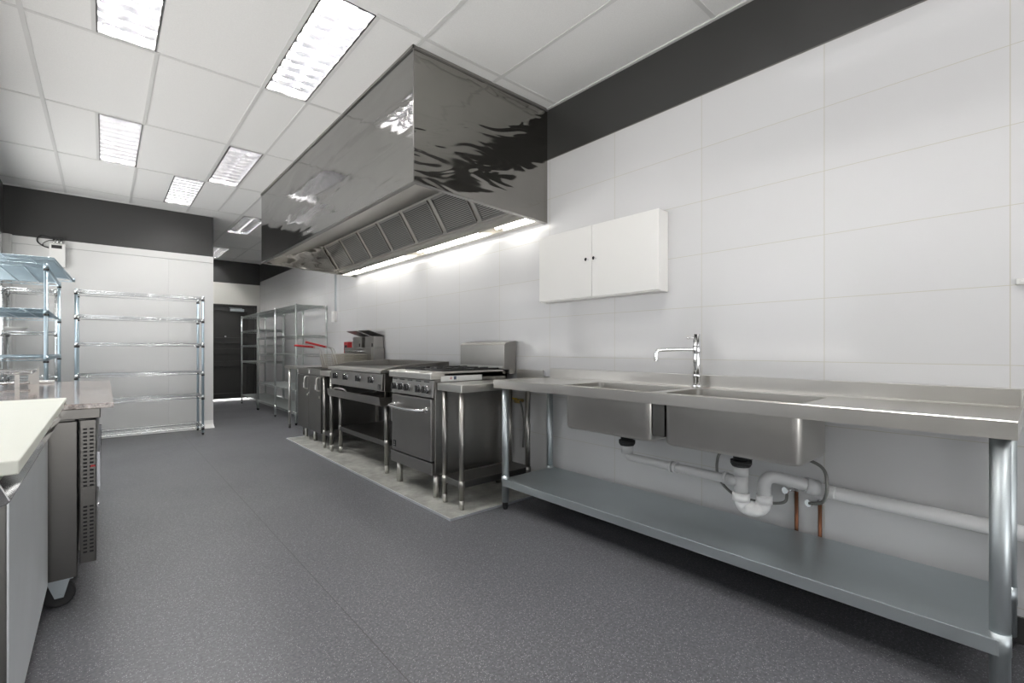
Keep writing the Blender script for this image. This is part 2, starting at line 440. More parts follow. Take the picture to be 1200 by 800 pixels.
# ------------------------------------------------------------------ extractor hood
HX, HY0, HY1, HZ, HZW = 1.43, 2.555, 6.23, 2.137, 2.086
hd = thing('extractor_hood', ((HX + XR) / 2, (HY0 + HY1) / 2, HZ), 'large stainless steel extractor hood hanging over the cooking line', 'extractor hood')
MB().box(HX, HX + .003, HY0, HY1, HZ, ZC).build('front_panel', HOODM, hd)
for y in (HY0, HY1 - .003): MB().prism([(HX + .003, HZ), (XR - .002, HZW), (XR - .002, ZC), (HX + .003, ZC)], 1, y, y + .003).build('end_panel', HOODE, hd)
rm = MB().box(HX - .002, HX + .035, HY0 - .002, HY1, HZ - .003, HZ).box(HX - .003, HX + .002, HY0 - .004, HY0 + .002, HZ, ZC)
for y in (HY0 - .002, HY1 - .035): rm.prism([(HX, HZ - .004), (XR - .002, HZW - .004), (XR - .002, HZW), (HX, HZ)], 1, y, y + .037)
rm.box(HX - .01, HX, HY0 - .01, HY1, ZC - .02, ZC - .001).box(HX - .01, XR - .002, HY0 - .01, HY0, ZC - .02, ZC - .001)
rm.build('rim', STEEL, hd)
fx0, fz0, fx1, fz1 = 2.17, 2.44, 2.355, 2.155
MB().prism([(HX + .004, HZ + .01), (fx0 + .01, fz0 + .02), (fx0 + .01, fz0 + .023), (HX + .004, HZ + .013)], 1, HY0 + .005, HY1 - .005).build('inner_baffle', HOODI, hd)
NF = 7; pit = (HY1 - HY0 - .04) / NF
d = Vector((fx1 - fx0, 0, fz1 - fz0)); nrm = Vector((-d.z, 0, d.x)).normalized()
if nrm.z > 0: nrm = -nrm            # faces down and to the front
def FP(u, y, off): p = Vector((fx0, 0, fz0)) + d * u + nrm * off; return (p.x, y, p.z)
def slab(mb, u0, u1, y0, y1, o0, o1):
    mb.add([FP(u, y, o) for o in (o0, o1) for y in (y0, y1) for u in (u0, u1)], [(0, 2, 3, 1), (4, 5, 7, 6), (0, 1, 5, 4), (2, 6, 7, 3), (0, 4, 6, 2), (1, 3, 7, 5)])
rk = MB(); slab(rk, -.03, .06, HY0 + .005, HY1 - .005, -.02, -.004); slab(rk, .94, 1.1, HY0 + .005, HY1 - .005, -.02, .004)
for k in range(NF + 1):
    y = HY0 + .02 + pit * k; slab(rk, .0, 1., max(y - .035, HY0 + .005), min(y + .035, HY1 - .005), -.02, -.006)
rk.build('filter_rack', HOODI, hd)
for k in range(NF):
    ya = HY0 + .02 + pit * k + .033; yb = ya + pit - .066
    f = MB(); f.mi = 1; slab(f, .05, .95, ya, yb, -.006, -.001); f.mi = 0
    for a, b in ((.02, .07), (.93, .98)): slab(f, a, b, ya, yb, -.008, .006)
    for a, b in ((ya, ya + .014), (yb - .014, yb)): slab(f, .02, .98, a, b, -.008, .006)
    f.build('grease_filter', [STEEL, FMESH], hd)
tr = MB().prism([(fx1 - .005, fz1 - .01), (2.42, 2.112), (2.42, 2.116), (fx1 - .005, fz1 - .002)], 1, HY0 + .005, HY1 - .005)
tr.prism([(2.42, 2.108), (2.53, 2.103), (2.53, 2.15), (2.52, 2.15), (2.52, 2.145), (2.43, 2.145), (2.43, 2.15), (2.42, 2.15)], 1, HY0 + .005, HY1 - .005) if False else None
tr.box(2.415, 2.42, HY0 + .005, HY1 - .005, 2.10, 2.16).box(2.42, 2.53, HY0 + .005, HY1 - .005, 2.155, 2.16).box(2.53, XR - .002, HY0 + .005, HY1 - .005, 2.095, 2.10).box(2.525, 2.53, HY0 + .005, HY1 - .005, 2.095, 2.16)
tr.build('gutter', HOODI, hd)
for ya, yb in ((2.62, 3.04), (3.28, 4.32), (4.62, 5.7), (5.85, 6.15)):
    lf = MB().box(2.435, 2.51, ya, yb, 2.138, 2.153).build('strip_light', PLASTIC, hd)
    MB().cyl((2.472, ya + .01, 2.118), (2.472, yb - .01, 2.118), .016, 8).build('lamp_tube', TUBE_H, lf)

# ------------------------------------------------------------------ floor slab under the cooking line
ps = MB().box(1.68, XR - .001, 2.52, 6.10, .001, .012)
PL = struct('floor_slab', ps, CONC)
ed = MB().box(1.672, 1.68, 2.512, 6.108, .001, .015).box(1.68, XR - .001, 2.512, 2.52, .001, .015).box(1.68, XR - .001, 6.10, 6.108, .001, .015)
struct('trim_5', ed, STEELL)

# ------------------------------------------------------------------ sink bench
SX0, SX1, SY0, SY1, SZ = 2.045, 2.585, .055, 2.535, .893
sk = thing('sink_bench', (2.3, 1.3, 0), 'long stainless steel double bowl sink bench with undershelf against the tiled wall', 'sink bench')
B1 = (2.125, 2.475, 1.345, 1.94); B2 = (2.125, 2.475, .655, 1.27)
t = MB()
for a, b, c, e in cells(SX0 + .012, SX1, SY0 + .012, SY1 - .012, [B1, B2]): t.box(a, b, c, e, SZ - .013, SZ - .007)
t.prism([(SX0, SZ - .058), (SX0, SZ - .004), (SX0 + .004, SZ), (SX0 + .016, SZ), (SX0 + .022, SZ - .007), (SX0 + .012, SZ - .010), (SX0 + .004, SZ - .058)], 1, SY0, SY1)
for y in (SY0, SY1 - .014): t.box(SX0 + .003, SX1, y, y + .014, SZ - .058, SZ - .001)
t.build('worktop', STEELH, sk)
for (x0, x1, y0, y1) in (B1, B2):
    pass
MB().box(SX1 - .012, SX1 + .01, SY0, 2.50, SZ - .02, .958).box(SX1 - .02, SX1 - .012, SY0, 2.50, SZ - .012, SZ).box(SX1 - .05, SX1, SY0, SY0 + .006, SZ - .01, .958).build('splashback', STEELH, sk, .002)
def bowl(B):
    x0, x1, y0, y1 = B; zt, zb = SZ - .008, .622; r = .035; n = 5
    def ring(ins, z, rr):
        pts = []
        for cx, cy, a0 in ((x1 - rr - ins, y1 - rr - ins, 0), (x0 + rr + ins, y1 - rr - ins, 90), (x0 + rr + ins, y0 + rr + ins, 180), (x1 - rr - ins, y0 + rr + ins, 270)):
            for k in range(n + 1):
                a = math.radians(a0 + 90 * k / n); pts.append((cx + rr * math.cos(a), cy + rr * math.sin(a), z))
        return pts
    m = MB(); nn = 4 * (n + 1)
    prof = [(0, zt, r)] + [(r * .6 * (1 - math.cos(math.radians(a))), zb + r * .6 * (1 - math.sin(math.radians(a))), r) for a in (0, 22, 45, 67, 90)]
    for sgn, off in ((1, 0), (-1, .002)):
        rings = [ring(i + off, z + off, rr) for i, z, rr in prof]
        vs = [p for R in rings for p in R]; fs = []
        for j in range(len(rings) - 1):
            for i in range(nn):
                q = (j * nn + i, j * nn + (i + 1) % nn, (j + 1) * nn + (i + 1) % nn, (j + 1) * nn + i)
                fs.append(q if sgn < 0 else q[::-1])
        b = (len(rings) - 1) * nn
        fs.append(tuple(range(b, b + nn)) if sgn < 0 else tuple(range(b + nn - 1, b - 1, -1)))
        m.add(vs, fs, True)
    return m
for B in (B1, B2):
    o = bowl(B).build('sink_bowl', STEELH, sk)
    md = o.modifiers.new('es', 'EDGE_SPLIT'); md.split_angle = math.radians(35)
MB().box(2.14, 2.47, 1.274, 1.341, .66, .88).build('bowl_bracket', STEELD, sk)
def leg(mb, x, y, z0, z1, r=.0245, n=18):
    mb.cyl((x, y, z0 + .05), (x, y, z1), r, n)
    return mb
for x, y in ((2.09, 2.462), (2.09, .094), (2.53, 2.462), (2.53, .094)):
    lg = leg(MB(), x, y, 0, .84).cyl((x, y, .165), (x, y, .232), .0262, 18).build('leg', GALV, sk)
    MB().cyl((x, y, .02), (x, y, .06), .02, 14).cyl((x, y, 0), (x, y, .022), .013, 12, .02).build('foot', RUBBER, lg)
us = MB()
for a, b, c, e in cells(2.07, 2.56, .10, 2.455, []): us.box(a, b, c, e, .208, .213)
us.box(2.064, 2.07, .10, 2.455, .165, .2135).box(2.56, 2.566, .10, 2.455, .165, .2135).box(2.064, 2.566, .094, .10, .165, .2135).box(2.064, 2.566, 2.455, 2.461, .165, .2135)
us.build('undershelf', GALV, sk, .0015)

# tap
TX, TY = 2.505, 1.29
tp = thing('tap', (TX, TY, SZ - .007), 'tall chrome mixer tap with a swivel spout standing between the sink bowls', 'tap')
MB().cyl((TX, TY, SZ - .007), (TX, TY, SZ + .012), .028, 20).cyl((TX, TY, SZ + .012), (TX, TY, 1.190), .0205, 20).cyl((TX, TY, .945), (TX, TY, .965), .023, 20).cyl((TX, TY, 1.08), (TX, TY, 1.125), .0225, 20).build('body', CHROME, tp, .001)
dx, dy = -.80, .60; Lh = .235
sp = [(TX + dx * .015, TY + dy * .015, 1.104), (TX + dx * .1, TY + dy * .1, 1.104), (TX + dx * (Lh - .03), TY + dy * (Lh - .03), 1.101), (TX + dx * (Lh - .006), TY + dy * (Lh - .006), 1.094), (TX + dx * Lh, TY + dy * Lh, 1.078), (TX + dx * Lh, TY + dy * Lh, 1.042)]
MB().tube(spl(sp, 6), .0105, 14).cyl(sp[-1], (sp[-1][0], sp[-1][1], 1.037), .0125, 14).build('spout', CHROME, tp)
MB().cyl((TX, TY, 1.168), (TX + dx * .05, TY + dy * .05, 1.168), .0065, 10).sphere((TX + dx * .052, TY + dy * .052, 1.168), .008).build('lever', CHROME, tp)

# waste plumbing under the bowls
wp = thing('waste_pipe', (2.33, 1.3, .33), 'white and grey plastic waste pipe with bottle trap running under the sink bowls', 'waste pipe')
for y in (1.632, .975):
    MB().cyl((2.33, y, .538), (2.33, y, .552), .040, 20, .048).cyl((2.33, y, .552), (2.33, y, .568), .048, 20).cyl((2.33, y, .568), (2.33, y, .6195), .036, 18).build('bowl_outlet', RUBBER, wp)
    MB().cyl((2.33, y, .492), (2.33, y, .54), .034, 18).build('nut', PVC, wp)
MB().tube(spl([(2.33, 1.632, .50), (2.33, 1.63, .488), (2.33, 1.612, .474), (2.33, 1.57, .471), (2.33, 1.3, .466), (2.33, .99, .462)], 6), .0235, 14).build('branch_pipe', PVC, wp)
for y in (1.345, 1.32, 1.05): MB().cyl((2.33, y - .008, .466), (2.33, y + .008, .466), .031, 18).build('coupling', PVC, wp)
MB().cyl((2.33, 1.045, .462), (2.33, .975, .461), .029, 16).cyl((2.33, .975, .39), (2.33, .975, .50), .031, 18).build('tee', PVC, wp)
MB().cyl((2.33, .975, .372), (2.33, .975, .412), .040, 18).cyl((2.37, .885, .372), (2.37, .885, .412), .036, 18).build('nut', PVCW, wp)
MB().tube(spl([(2.33, .975, .39), (2.335, .965, .350), (2.35, .93, .335), (2.365, .895, .350), (2.37, .885, .39)], 6), .034, 16).sphere((2.35, .93, .338), .056, 18, 10, .62).build('trap', PVCW, wp)
MB().tube(spl([(2.37, .885, .39), (2.372, .885, .462), (2.385, .872, .492), (2.415, .845, .494), (2.45, .80, .482), (2.53, .72, .452)], 7), .029, 16).build('trap_outlet', PVC, wp)
MB().cyl((2.50, .752, .464), (2.535, .71, .449), .038, 18).build('coupling', PVC, wp)
MB().tube(spl([(2.52, .73, .455), (2.55, .66, .440), (2.553, .5, .435), (2.553, -.5, .415)], 8), .030, 16).build('wall_pipe', PVCW, wp)
for (y, lab, nm) in ((.816, 'left copper water pipe rising from the undershelf behind the trap', 0), (.715, 'right copper water pipe rising from the undershelf behind the trap', 1)):
    c = thing('copper_pipe', (2.585, y, .2), lab, 'pipe', 'copper pipes under the sink')
    zv = .41 if y > .8 else .372
    MB().cyl((2.5895, y, 0), (2.5895, y, zv - .01), .0085, 10).build('riser', COPPER, c)
    MB().cyl((2.5895, y, zv - .01), (2.5895, y, zv + .012), .0098, 12).cyl((2.589, y, zv), (2.53, y + .03, zv), .0095, 12).cyl((2.535, y + .028, zv), (2.525, y + .032, zv), .017, 8).build('stop_valve', CHROME, c)
h1 = MB().tube(spl([(2.475, 1.115, .60), (2.48, 1.16, .52), (2.48, 1.155, .42), (2.49, 1.08, .345), (2.51, .96, .33), (2.535, .86, .345), (2.545, .845, .38), (2.53, .845, .405)], 8), .0075, 8).build('water_hose', HOSE)
tag(h1, 'grey braided hose looping left of the bottle trap', 'hose', 'braided hoses under the sink')
h2 = MB().tube(spl([(2.50, 1.02, .45), (2.505, 1.01, .52), (2.51, .95, .59), (2.52, .86, .60), (2.53, .70, .56), (2.51, .665, .48), (2.505, .68, .40), (2.518, .74, .375)], 8), .0075, 8).build('water_hose', HOSE)
tag(h2, 'grey braided hose arching right behind the trap outlet to the right copper pipe', 'hose', 'braided hoses under the sink')

# ------------------------------------------------------------------ white wall cabinet
cb = thing('wall_cabinet', (2.55, 2.03, 1.455), 'shallow white two door cabinet fixed on the tiled wall left of the tap', 'cabinet')
MB().box(2.512, XR - .001, 1.522, 2.538, 1.455, 1.945).build('body', WHITEP, cb, .002)
for ya, yb, ky in ((1.522, 2.0285, 1.995), (2.0315, 2.538, 2.062)):
    dd = MB().box(2.494, 2.511, ya, yb, 1.462, 1.947).build('door', WHITEP, cb, .0015)
    MB().cyl((2.494, ky, 1.715), (2.474, ky, 1.715), .006, 10).cyl((2.474, ky, 1.715), (2.466, ky, 1.715), .0115, 14).build('knob', CHROME, dd, .001)

# ------------------------------------------------------------------ narrow infill benches
def infill(y0, label, group):
    z = .862; x0, x1, y1 = 1.80, 2.58, y0 + .30
    t = thing('infill_bench', ((x0 + x1) / 2, y0 + .15, 0), label, 'bench', group)
    MB().box(x0, x1, y0, y1, z - .052, z).build('worktop', STEELH, t, .003)
    MB().box(x1 - .012, x1, y0, y1, z, .94).build('splashback', STEELH, t, .002)
    for x in (x0 + .035, x1 - .13):
        for y in (y0 + .045, y1 - .045):
            lg = MB().cyl((x, y, .075), (x, y, z - .05), .0195, 16).cyl((x, y, .15), (x, y, .205), .022, 16).build('leg', STEEL, t)
            MB().cyl((x, y, .012), (x, y, .08), .0165, 14, .018).build('foot', STEELH, lg)
    MB().box(x0 + .03, x1 - .10, y0 + .04, y1 - .04, .155, .20).build('undershelf', STEELD, t, .003)
    return t
ib = infill(2.575, 'narrow steel infill bench between the oven range and the sink bench', 'narrow infill benches')
dup(ib, (ib.location.x, 5.145, 0), 'narrow steel infill bench between the griddle and the fryer', 'narrow infill benches')

# ------------------------------------------------------------------ oven range
OY0, OY1 = 2.925, 3.575
ov = thing('oven_range', (2.18, 3.25, .012), 'stainless steel gas oven range with black grates and a raised back guard', 'oven range')
MB().box(1.815, 2.50, OY0, OY0 + .012, .20, .925).box(1.815, 2.50, OY1 - .012, OY1, .20, .925).box(2.48, 2.50, OY0, OY1, .20, .925).box(1.83, 2.50, OY0, OY1, .18, .20).box(1.83, 2.48, OY0 + .01, OY1 - .01, .72, .735).build('body', STEEL, ov, .002)
ct = MB().box(1.86, 2.50, OY0, OY1, .885, .905).prism([(1.775, .88), (1.775, .922), (1.785, .933), (1.895, .937), (1.895, .90), (1.86, .885)], 1, OY0 - .002, OY1 + .002)
for y in (OY0, OY1 - .012): ct.box(1.89, 2.46, y, y + .012, .90, .937)
ct.build('cooktop', STEELH, ov, .002)
for i in range(2):
    for j in range(2):
        cx, cy = 2.045 + i * .28, OY0 + .175 + j * .30
        bn = MB().cyl((cx, cy, .905), (cx, cy, .925), .045, 18).cyl((cx, cy, .925), (cx, cy, .934), .036, 18).build('burner', BLACK, ov)
        g = MB(); a = .138; zg0, zg1 = .932, .952
        for s in (-1, 1):
            g.box(cx - a, cx + a, cy + s * a - .006, cy + s * a + .006, zg0, zg1).box(cx + s * a - .006, cx + s * a + .006, cy - a, cy + a, zg0, zg1)
            g.box(cx + s * a, cx + s * .035, cy - .005, cy + .005, zg0 + .004, zg1 + .003).box(cx - .005, cx + .005, cy + s * a, cy + s * .035, zg0 + .004, zg1 + .003)
        for sx in (-1, 1):
            for sy in (-1, 1): g.box(cx + sx * a - .007, cx + sx * a + .007, cy + sy * a - .007, cy + sy * a + .007, .904, zg0)
        g.build('grate', BLACK, ov, .002)
cp = MB().prism([(1.815, .748), (1.795, .748), (1.805, .872), (1.83, .885), (1.83, .748)], 1, OY0 + .005, OY1 - .005).build('control_panel', STEEL, ov, .002)
def knob(y, x, z, par, r=.026):
    k = MB(); k.mi = 1
    k.cyl((x, y, z), (x - .006, y, z), r * 1.15, 18); k.mi = 0
    k.cyl((x - .006, y, z), (x - .028, y, z), r, 18, r * .86)
    k.box(x - .040, x - .026, y - .0065, y + .0065, z - r * .85, z + r * .85); k.mi = 1
    k.cyl((x - .028, y, z), (x - .0295, y, z), r * .8, 16).cyl((x - .01, y, z), (x - .014, y, z), r * 1.03, 18)
    return k.build('knob', [RUBBER, CHROME], par)
for y in (3.02, 3.12, 3.29, 3.39, 3.50): knob(y, 1.799, .806, cp, .029)
sl = MB()
for y in (3.02, 3.14, 3.27, 3.40, 3.52): sl.box(1.797, 1.801, y - .035, y + .035, .858, .866)
sl.build('panel_slot', BLACK, cp)
od = MB().box(1.785, 1.83, OY0 + .012, OY1 - .03, .285, .738).build('oven_door', STEEL, ov, .004)
MB().tube(spl([(1.786, 3.50, .655), (1.745, 3.495, .655), (1.728, 3.46, .652), (1.722, 3.25, .648), (1.728, 3.04, .652), (1.745, 3.005, .655), (1.786, 3.0, .655)], 8), .0125, 12).cyl((1.786, 3.50, .655), (1.778, 3.50, .655), .02, 14).cyl((1.786, 3.0, .655), (1.778, 3.0, .655), .02, 14).build('handle', CHROME, od)
bd = MB(); bd.box(1.7815, 1.785, 3.475, 3.515, .315, .365); bd.mi = 1; bd.box(1.781, 1.7815, 3.482, 3.508, .324, .329).box(1.781, 1.7815, 3.492, 3.498, .335, .356); bd.build('badge', [BLACK, STEELH], od)
MB().box(1.79, 1.83, OY0 + .005, OY1 - .005, .185, .272).build('kick_panel', STEEL, ov, .003)
for x in (1.845, 2.44):
    for y in (OY0 + .035, OY1 - .05): MB().cyl((x, y, .012), (x, y, .185), .0225, 16).cyl((x, y, .012), (x, y, .05), .019, 16).build('leg', STEELH, ov)
bg = MB().prism([(2.445, .937), (2.445, 1.140), (2.47, 1.158), (2.575, 1.172), (2.575, .90), (2.50, .90), (2.50, .937)], 1, OY0 - .03, OY1 - .06)
bg.build('back_guard', STEEL, ov, .003)
gs = MB()
for k in range(16): gs.box(2.475, 2.487, OY0 + .02 + k * .034, OY0 + .042 + k * .034, 1.1588, 1.1618)
gs.box(2.436, 2.445, OY0 - .02, OY1 - .07, .945, .965)
gs.build('guard_vent', STEELH, ov)
st = MB().box(1.862, 2.24, OY0 - .0025, OY0 - .0005, .864, .905)
st.mi = 1; st.cyl((1.95, OY0 - .0025, .888), (1.95, OY0 - .0032, .888), .009, 14); st.mi = 0; st.cyl((1.95, OY0 - .0032, .888), (1.95, OY0 - .0036, .888), .0045, 12)
st.mi = 2; st.box(1.975, 1.997, OY0 - .0034, OY0 - .0025, .876, .900)
st.build('sticker', [PLASTIC, RED, BLUE], ov)

# ------------------------------------------------------------------ griddle on its stand
GY0, GY1 = 3.745, 4.955
sd = thing('equipment_stand', (2.15, 4.35, .012), 'open steel stand with a lower shelf carrying the griddle', 'stand')
for x in (1.875, 2.42):
    for y in (GY0 + .08, GY1 - .07):
        lg = MB().cyl((x, y, .08), (x, y, .73), .0205, 16).cyl((x, y, .245), (x, y, .30), .023, 16).build('leg', STEEL, sd)
        MB().cyl((x, y, .012), (x, y, .085), .017, 14, .019).build('foot', STEELH, lg)
MB().box(1.855, 2.44, GY0 + .07, GY1 - .06, .25, .295).build('undershelf', STEELD, sd, .003)
gd = thing('griddle', (2.15, 4.35, .73), 'wide stainless steel griddle with four control knobs left of the oven range', 'griddle')
MB().box(1.815, 2.47, GY0, GY1, .735, .895).build('body', STEEL, gd, .003)
MB().box(1.90, 2.46, GY0 + .02, GY1 - .02, .90, .922).build('hot_plate', STEELD, gd, .003)
MB().prism([(1.77, .895), (1.77, .915), (1.785, .922), (1.90, .925), (1.90, .895)], 1, GY0 - .01, GY1 + .005).build('grease_trough', STEELH, gd, .002)
sh = MB()
for y in (GY0 - .008, GY1): sh.prism([(1.79, .90), (1.79, .925), (2.0, .965), (2.47, .985), (2.47, .90)], 1, y, y + .008)
sh.box(2.46, 2.475, GY0, GY1, .90, .985)
sh.build('splash_guard', STEEL, gd, .002)
gp = MB().prism([(1.815, .742), (1.79, .742), (1.80, .885), (1.815, .893)], 1, GY0 + .003, GY1 - .003).build('control_panel', STEEL, gd, .002)
for y in (3.945, 4.22, 4.52, 4.78): knob(y, 1.795, .832, gp, .031)
bd = MB(); bd.box(1.788, 1.791, 3.775, 3.815, .755, .797); bd.mi = 1; bd.box(1.7875, 1.788, 3.782, 3.808, .763, .768).box(1.7875, 1.788, 3.792, 3.798, .774, .79); bd.build('badge', [BLACK, STEELH], gp)
MB().prism([(1.76, .69), (1.77, .625), (1.78, .615), (2.42, .615), (2.42, .62), (1.785, .622), (1.766, .692)], 1, GY0 - .01, GY1 + .01).prism([(1.76, .69), (1.78, .615), (2.42, .615), (2.42, .66)], 1, GY0 - .012, GY0 - .008).build('drip_tray', STEEL, sd)
MB().tube(spl([(1.80, 4.86, .625), (1.795, 4.86, .68), (1.80, 4.83, .70), (1.81, 4.70, .70), (1.83, 4.66, .69), (1.84, 4.65, .66), (1.845, 4.65, .62)], 6), .011, 10).build('tray_handle', STEELH, sd)

# ------------------------------------------------------------------ fryer
FY0, FY1, FX = 5.37, 6.22, 1.84
fy = thing('deep_fryer', (2.2, 5.8, .012), 'two door steel deep fryer with raised flue flaps at the far end of the line', 'fryer')
fb = MB().box(FX + .02, 2.50, FY0, FY1, .14, .80)
fb.box(FX, FX + .04, FY0, FY1, .80, .868)
for y in (FY0, (FY0 + FY1) / 2 - .02, FY1 - .04): fb.box(FX, 2.50, y, y + .04, .80, .868)
fb.box(2.46, 2.50, FY0, FY1, .80, .868)
fb.build('body', STEELD, fy, .003)
ym = (FY0 + FY1) / 2
for a, b in ((FY0 + .04, ym - .02), (ym + .02, FY1 - .04)): MB().box(FX + .04, 2.46, a, b, .80, .83).build('oil_pot', BLACK, fy)
for a, b in ((FY0 + .01, ym - .004), (ym + .004, FY1 - .01)):
    dd = MB().box(FX, FX + .019, a, b, .145, .79).build('door', STEELD, fy, .003)
    MB().tube(spl([(FX, a + .05, .775), (FX - .028, a + .05, .765), (FX - .033, a + .05, .70), (FX - .028, a + .05, .635), (FX, a + .05, .625)], 6), .008, 8).build('handle', STEELH, dd)
    MB().cyl((FX, a + .03, .555), (FX - .012, a + .03, .555), .012, 10).build('latch', STEELH, dd)
    MB().box(FX - .0012, FX, a + .17, a + .20, .63, .69).build('sticker', PLASTIC, dd)
pn = MB().box(FX - .006, FX, FY0, FY1, .802, .866).build('control_panel', STEEL, fy, .002)
for y in (5.76, 6.20): MB().box(FX - .0075, FX - .006, y - .022, y + .014, .815, .852).build('sticker', PLASTIC, pn)
for x in (1.90, 2.44):
    for y in (5.45, 5.745, 6.07): MB().cyl((x, y, .012), (x, y, .145), .02, 14).build('leg', STEELH, fy)
fl = MB().box(2.44, 2.575, FY0 - .05, FY1, .62, 1.12)
fl.box(2.43, 2.44, FY0 - .02, FY0 + .19, .87, 1.12)
fl.build('back_splash', STEEL, fy, .003)
hk = MB().cyl((2.425, FY0 + .2, 1.075), (2.425, FY1 - .05, 1.075), .006, 8)
for k in range(9): hk.cyl((2.425, FY0 + .22 + k * .065, 1.075), (2.44, FY0 + .22 + k * .065, 1.06), .004, 6)
hk.build('hanging_rail', CHROME, fy)
for k, (a, b) in enumerate(((5.33, 5.62), (5.70, 5.99))):
    fu = MB().box(2.455, 2.575, a + .02, b - .02, 1.12, 1.255).build('flue', STEEL, fy, .002)
    MB().prism([(2.38, 1.325), (2.575, 1.258), (2.575, 1.264), (2.38, 1.331)], 1, a - .01, b + .01).build('flue_flap', STEELD, fu)
    MB().box(2.451, 2.455, a + .04, a + .075, 1.13, 1.17).build('flue_slot', BLACK, fu)

def basket(y0, y1, x0, x1, zt, zb, label, up=0.):
    t = thing('fryer_basket', ((x0 + x1) / 2, (y0 + y1) / 2, zb), label, 'basket', 'fryer baskets')
    nx, ny, nz = 16, 10, 7; m = MB()
    def P(u, v, w):
        k = .86 + .14 * w
        return ((x0 + x1) / 2 + (u - .5) * (x1 - x0) * k, (y0 + y1) / 2 + (v - .5) * (y1 - y0) * k, zb + (zt - zb) * w)
    r = .0023
    for i in range(nx + 1):
        u = i / nx; m.tube([P(u, 0, 1), P(u, 0, 0), P(u, 1, 0), P(u, 1, 1)], r, 4)
    for i in range(ny + 1):
        v = i / ny; m.tube([P(0, v, 1), P(0, v, 0), P(1, v, 0), P(1, v, 1)], r, 4)
    for i in range(nz):
        w = i / nz; m.tube([P(0, 0, w), P(1, 0, w), P(1, 1, w), P(0, 1, w)], r, 4, True)
    m.build('wire_mesh', CREAM, t)
    MB().tube([P(0, 0, 1), P(1, 0, 1), P(1, 1, 1), P(0, 1, 1)], .004, 8, True).build('rim', CREAM, t)
    yc = (y0 + y1) / 2; hw = MB()
    for s in (-1, 1):
        hw.tube(spl([(x0 + .012, yc + s * .045, zb + .03), (x0 - .012, yc + s * .045, zt - .02), (x0 - .03, yc + s * .04, zt + .06), (x0 - .07, yc + s * .022, zt + .085), (x0 - .12, yc + s * .010, zt + .09)], 6), .004, 8)
    hw.build('handle_wire', STEELH, t)
    MB().tube([(x0 - .10, yc, zt + .088), (x0 - .14, yc, zt + .092 + up * .2), (x0 - .32, yc, zt + .108 + up), (x0 - .335, yc, zt + .109 + up)], .0125, 10).build('grip', RED, t)
    return t
basket(5.74, 5.97, 2.03, 2.36, 1.035, .872, 'wire fryer basket with red grip, the one farther from the oven range')
basket(5.42, 5.66, 2.06, 2.405, 1.035, .872, 'wire fryer basket with red grip, the one nearer the oven range', .035)

# landing table beyond the fryer
lt = thing('side_table', (2.2, 6.62, 0), 'small steel side table between the fryer and the grey wire shelving', 'table')
MB().box(1.92, 2.03, 6.26, 7.10, .832, .868).box(2.03, 2.58, 6.26, 6.95, .832, .868).build('tabletop', STEELH, lt, .002)
for x, y in ((1.95, 6.944), (2.54, 6.90), (1.95, 6.32), (2.54, 6.32)):
    lg = MB().cyl((x, y, .06), (x, y, .835), .018, 14).cyl((x, y, .2), (x, y, .24), .0205, 14).build('leg', STEELH, lt)
    MB().cyl((x, y, 0), (x, y, .07), .0165, 12).build('foot', STEELD, lg)

# ------------------------------------------------------------------ wire shelving
def wire_shelf(x0, x1, y0, y1, z, long_axis, pitch=.026, r=.0028, trussh=.030):
    m = MB(); zb = z - trussh
    for zz in (z, zb): m.tube([(x0, y0, zz), (x1, y0, zz), (x1, y1, zz), (x0, y1, zz)], r * 1.35, 6, True)
    for a, b in (((x0, y0), (x1, y0)), ((x0, y1), (x1, y1)), ((x0, y0), (x0, y1)), ((x1, y0), (x1, y1))):
        ln = math.dist(a, b); n = max(4, 2 * round(ln / .09)); pts = []
        for k in range(n + 1):
            q = k / n; pts.append((a[0] + (b[0] - a[0]) * q, a[1] + (b[1] - a[1]) * q, z if k % 2 else zb))
        m.tube(pts, r * 1.1, 5)
    if long_axis == 'y':
        n = round((y1 - y0) / pitch)
        for k in range(1, n): y = y0 + (y1 - y0) * k / n; m.cyl((x0, y, z + r), (x1, y, z + r), r * .8, 5, caps=False)
        for q in (.33, .67):
            x = x0 + (x1 - x0) * q; m.cyl((x, y0, z - r), (x, y1, z - r), r * 1.4, 6)
    else:
        n = round((x1 - x0) / pitch)
        for k in range(1, n): x = x0 + (x1 - x0) * k / n; m.cyl((x, y0, z + r), (x, y1, z + r), r * .8, 5, caps=False)
        for q in (.33, .67):
            y = y0 + (y1 - y0) * q; m.cyl((x0, y, z - r), (x1, y, z - r), r * 1.4, 6)
    return m
def wire_rack(name, x0, x1, y0, y1, zs, mat, label, long_axis, ztop=None, group=None, mid=(), collar=BLACK, pr=.0135, pmat=None):
    t = thing(name, ((x0 + x1) / 2, (y0 + y1) / 2, 0), label, 'shelving', group)
    ztop = (ztop or max(zs)) + .012
    corners = [(x0, y0), (x1, y0), (x0, y1), (x1, y1)] + [(x, y) for y in mid for x in (x0, x1)]
    for x, y in corners:
        p = MB().cyl((x, y, .03), (x, y, ztop), pr, 12)
        z = .10
        while z < ztop - .03: p.cyl((x, y, z), (x, y, z + .003), pr * 1.06, 12); z += .05
        pp = p.build('post', pmat or mat, t)
        MB().cyl((x, y, 0), (x, y, .032), .012, 10, .016).build('foot', RUBBER, pp)
        cl = MB()
        for zz in zs: cl.cyl((x, y, zz - .052), (x, y, zz - .036), pr * 1.35, 12)
        cl.build('clip', collar, pp)
    for z in zs:
        m = wire_shelf(x0, x1, y0, y1, z, long_axis)
        for x, y in corners: m.cyl((x, y, z - .036), (x, y, z + .006), pr * 1.28, 12, pr * 1.2)
        m.build('shelf', mat, t)
    return t
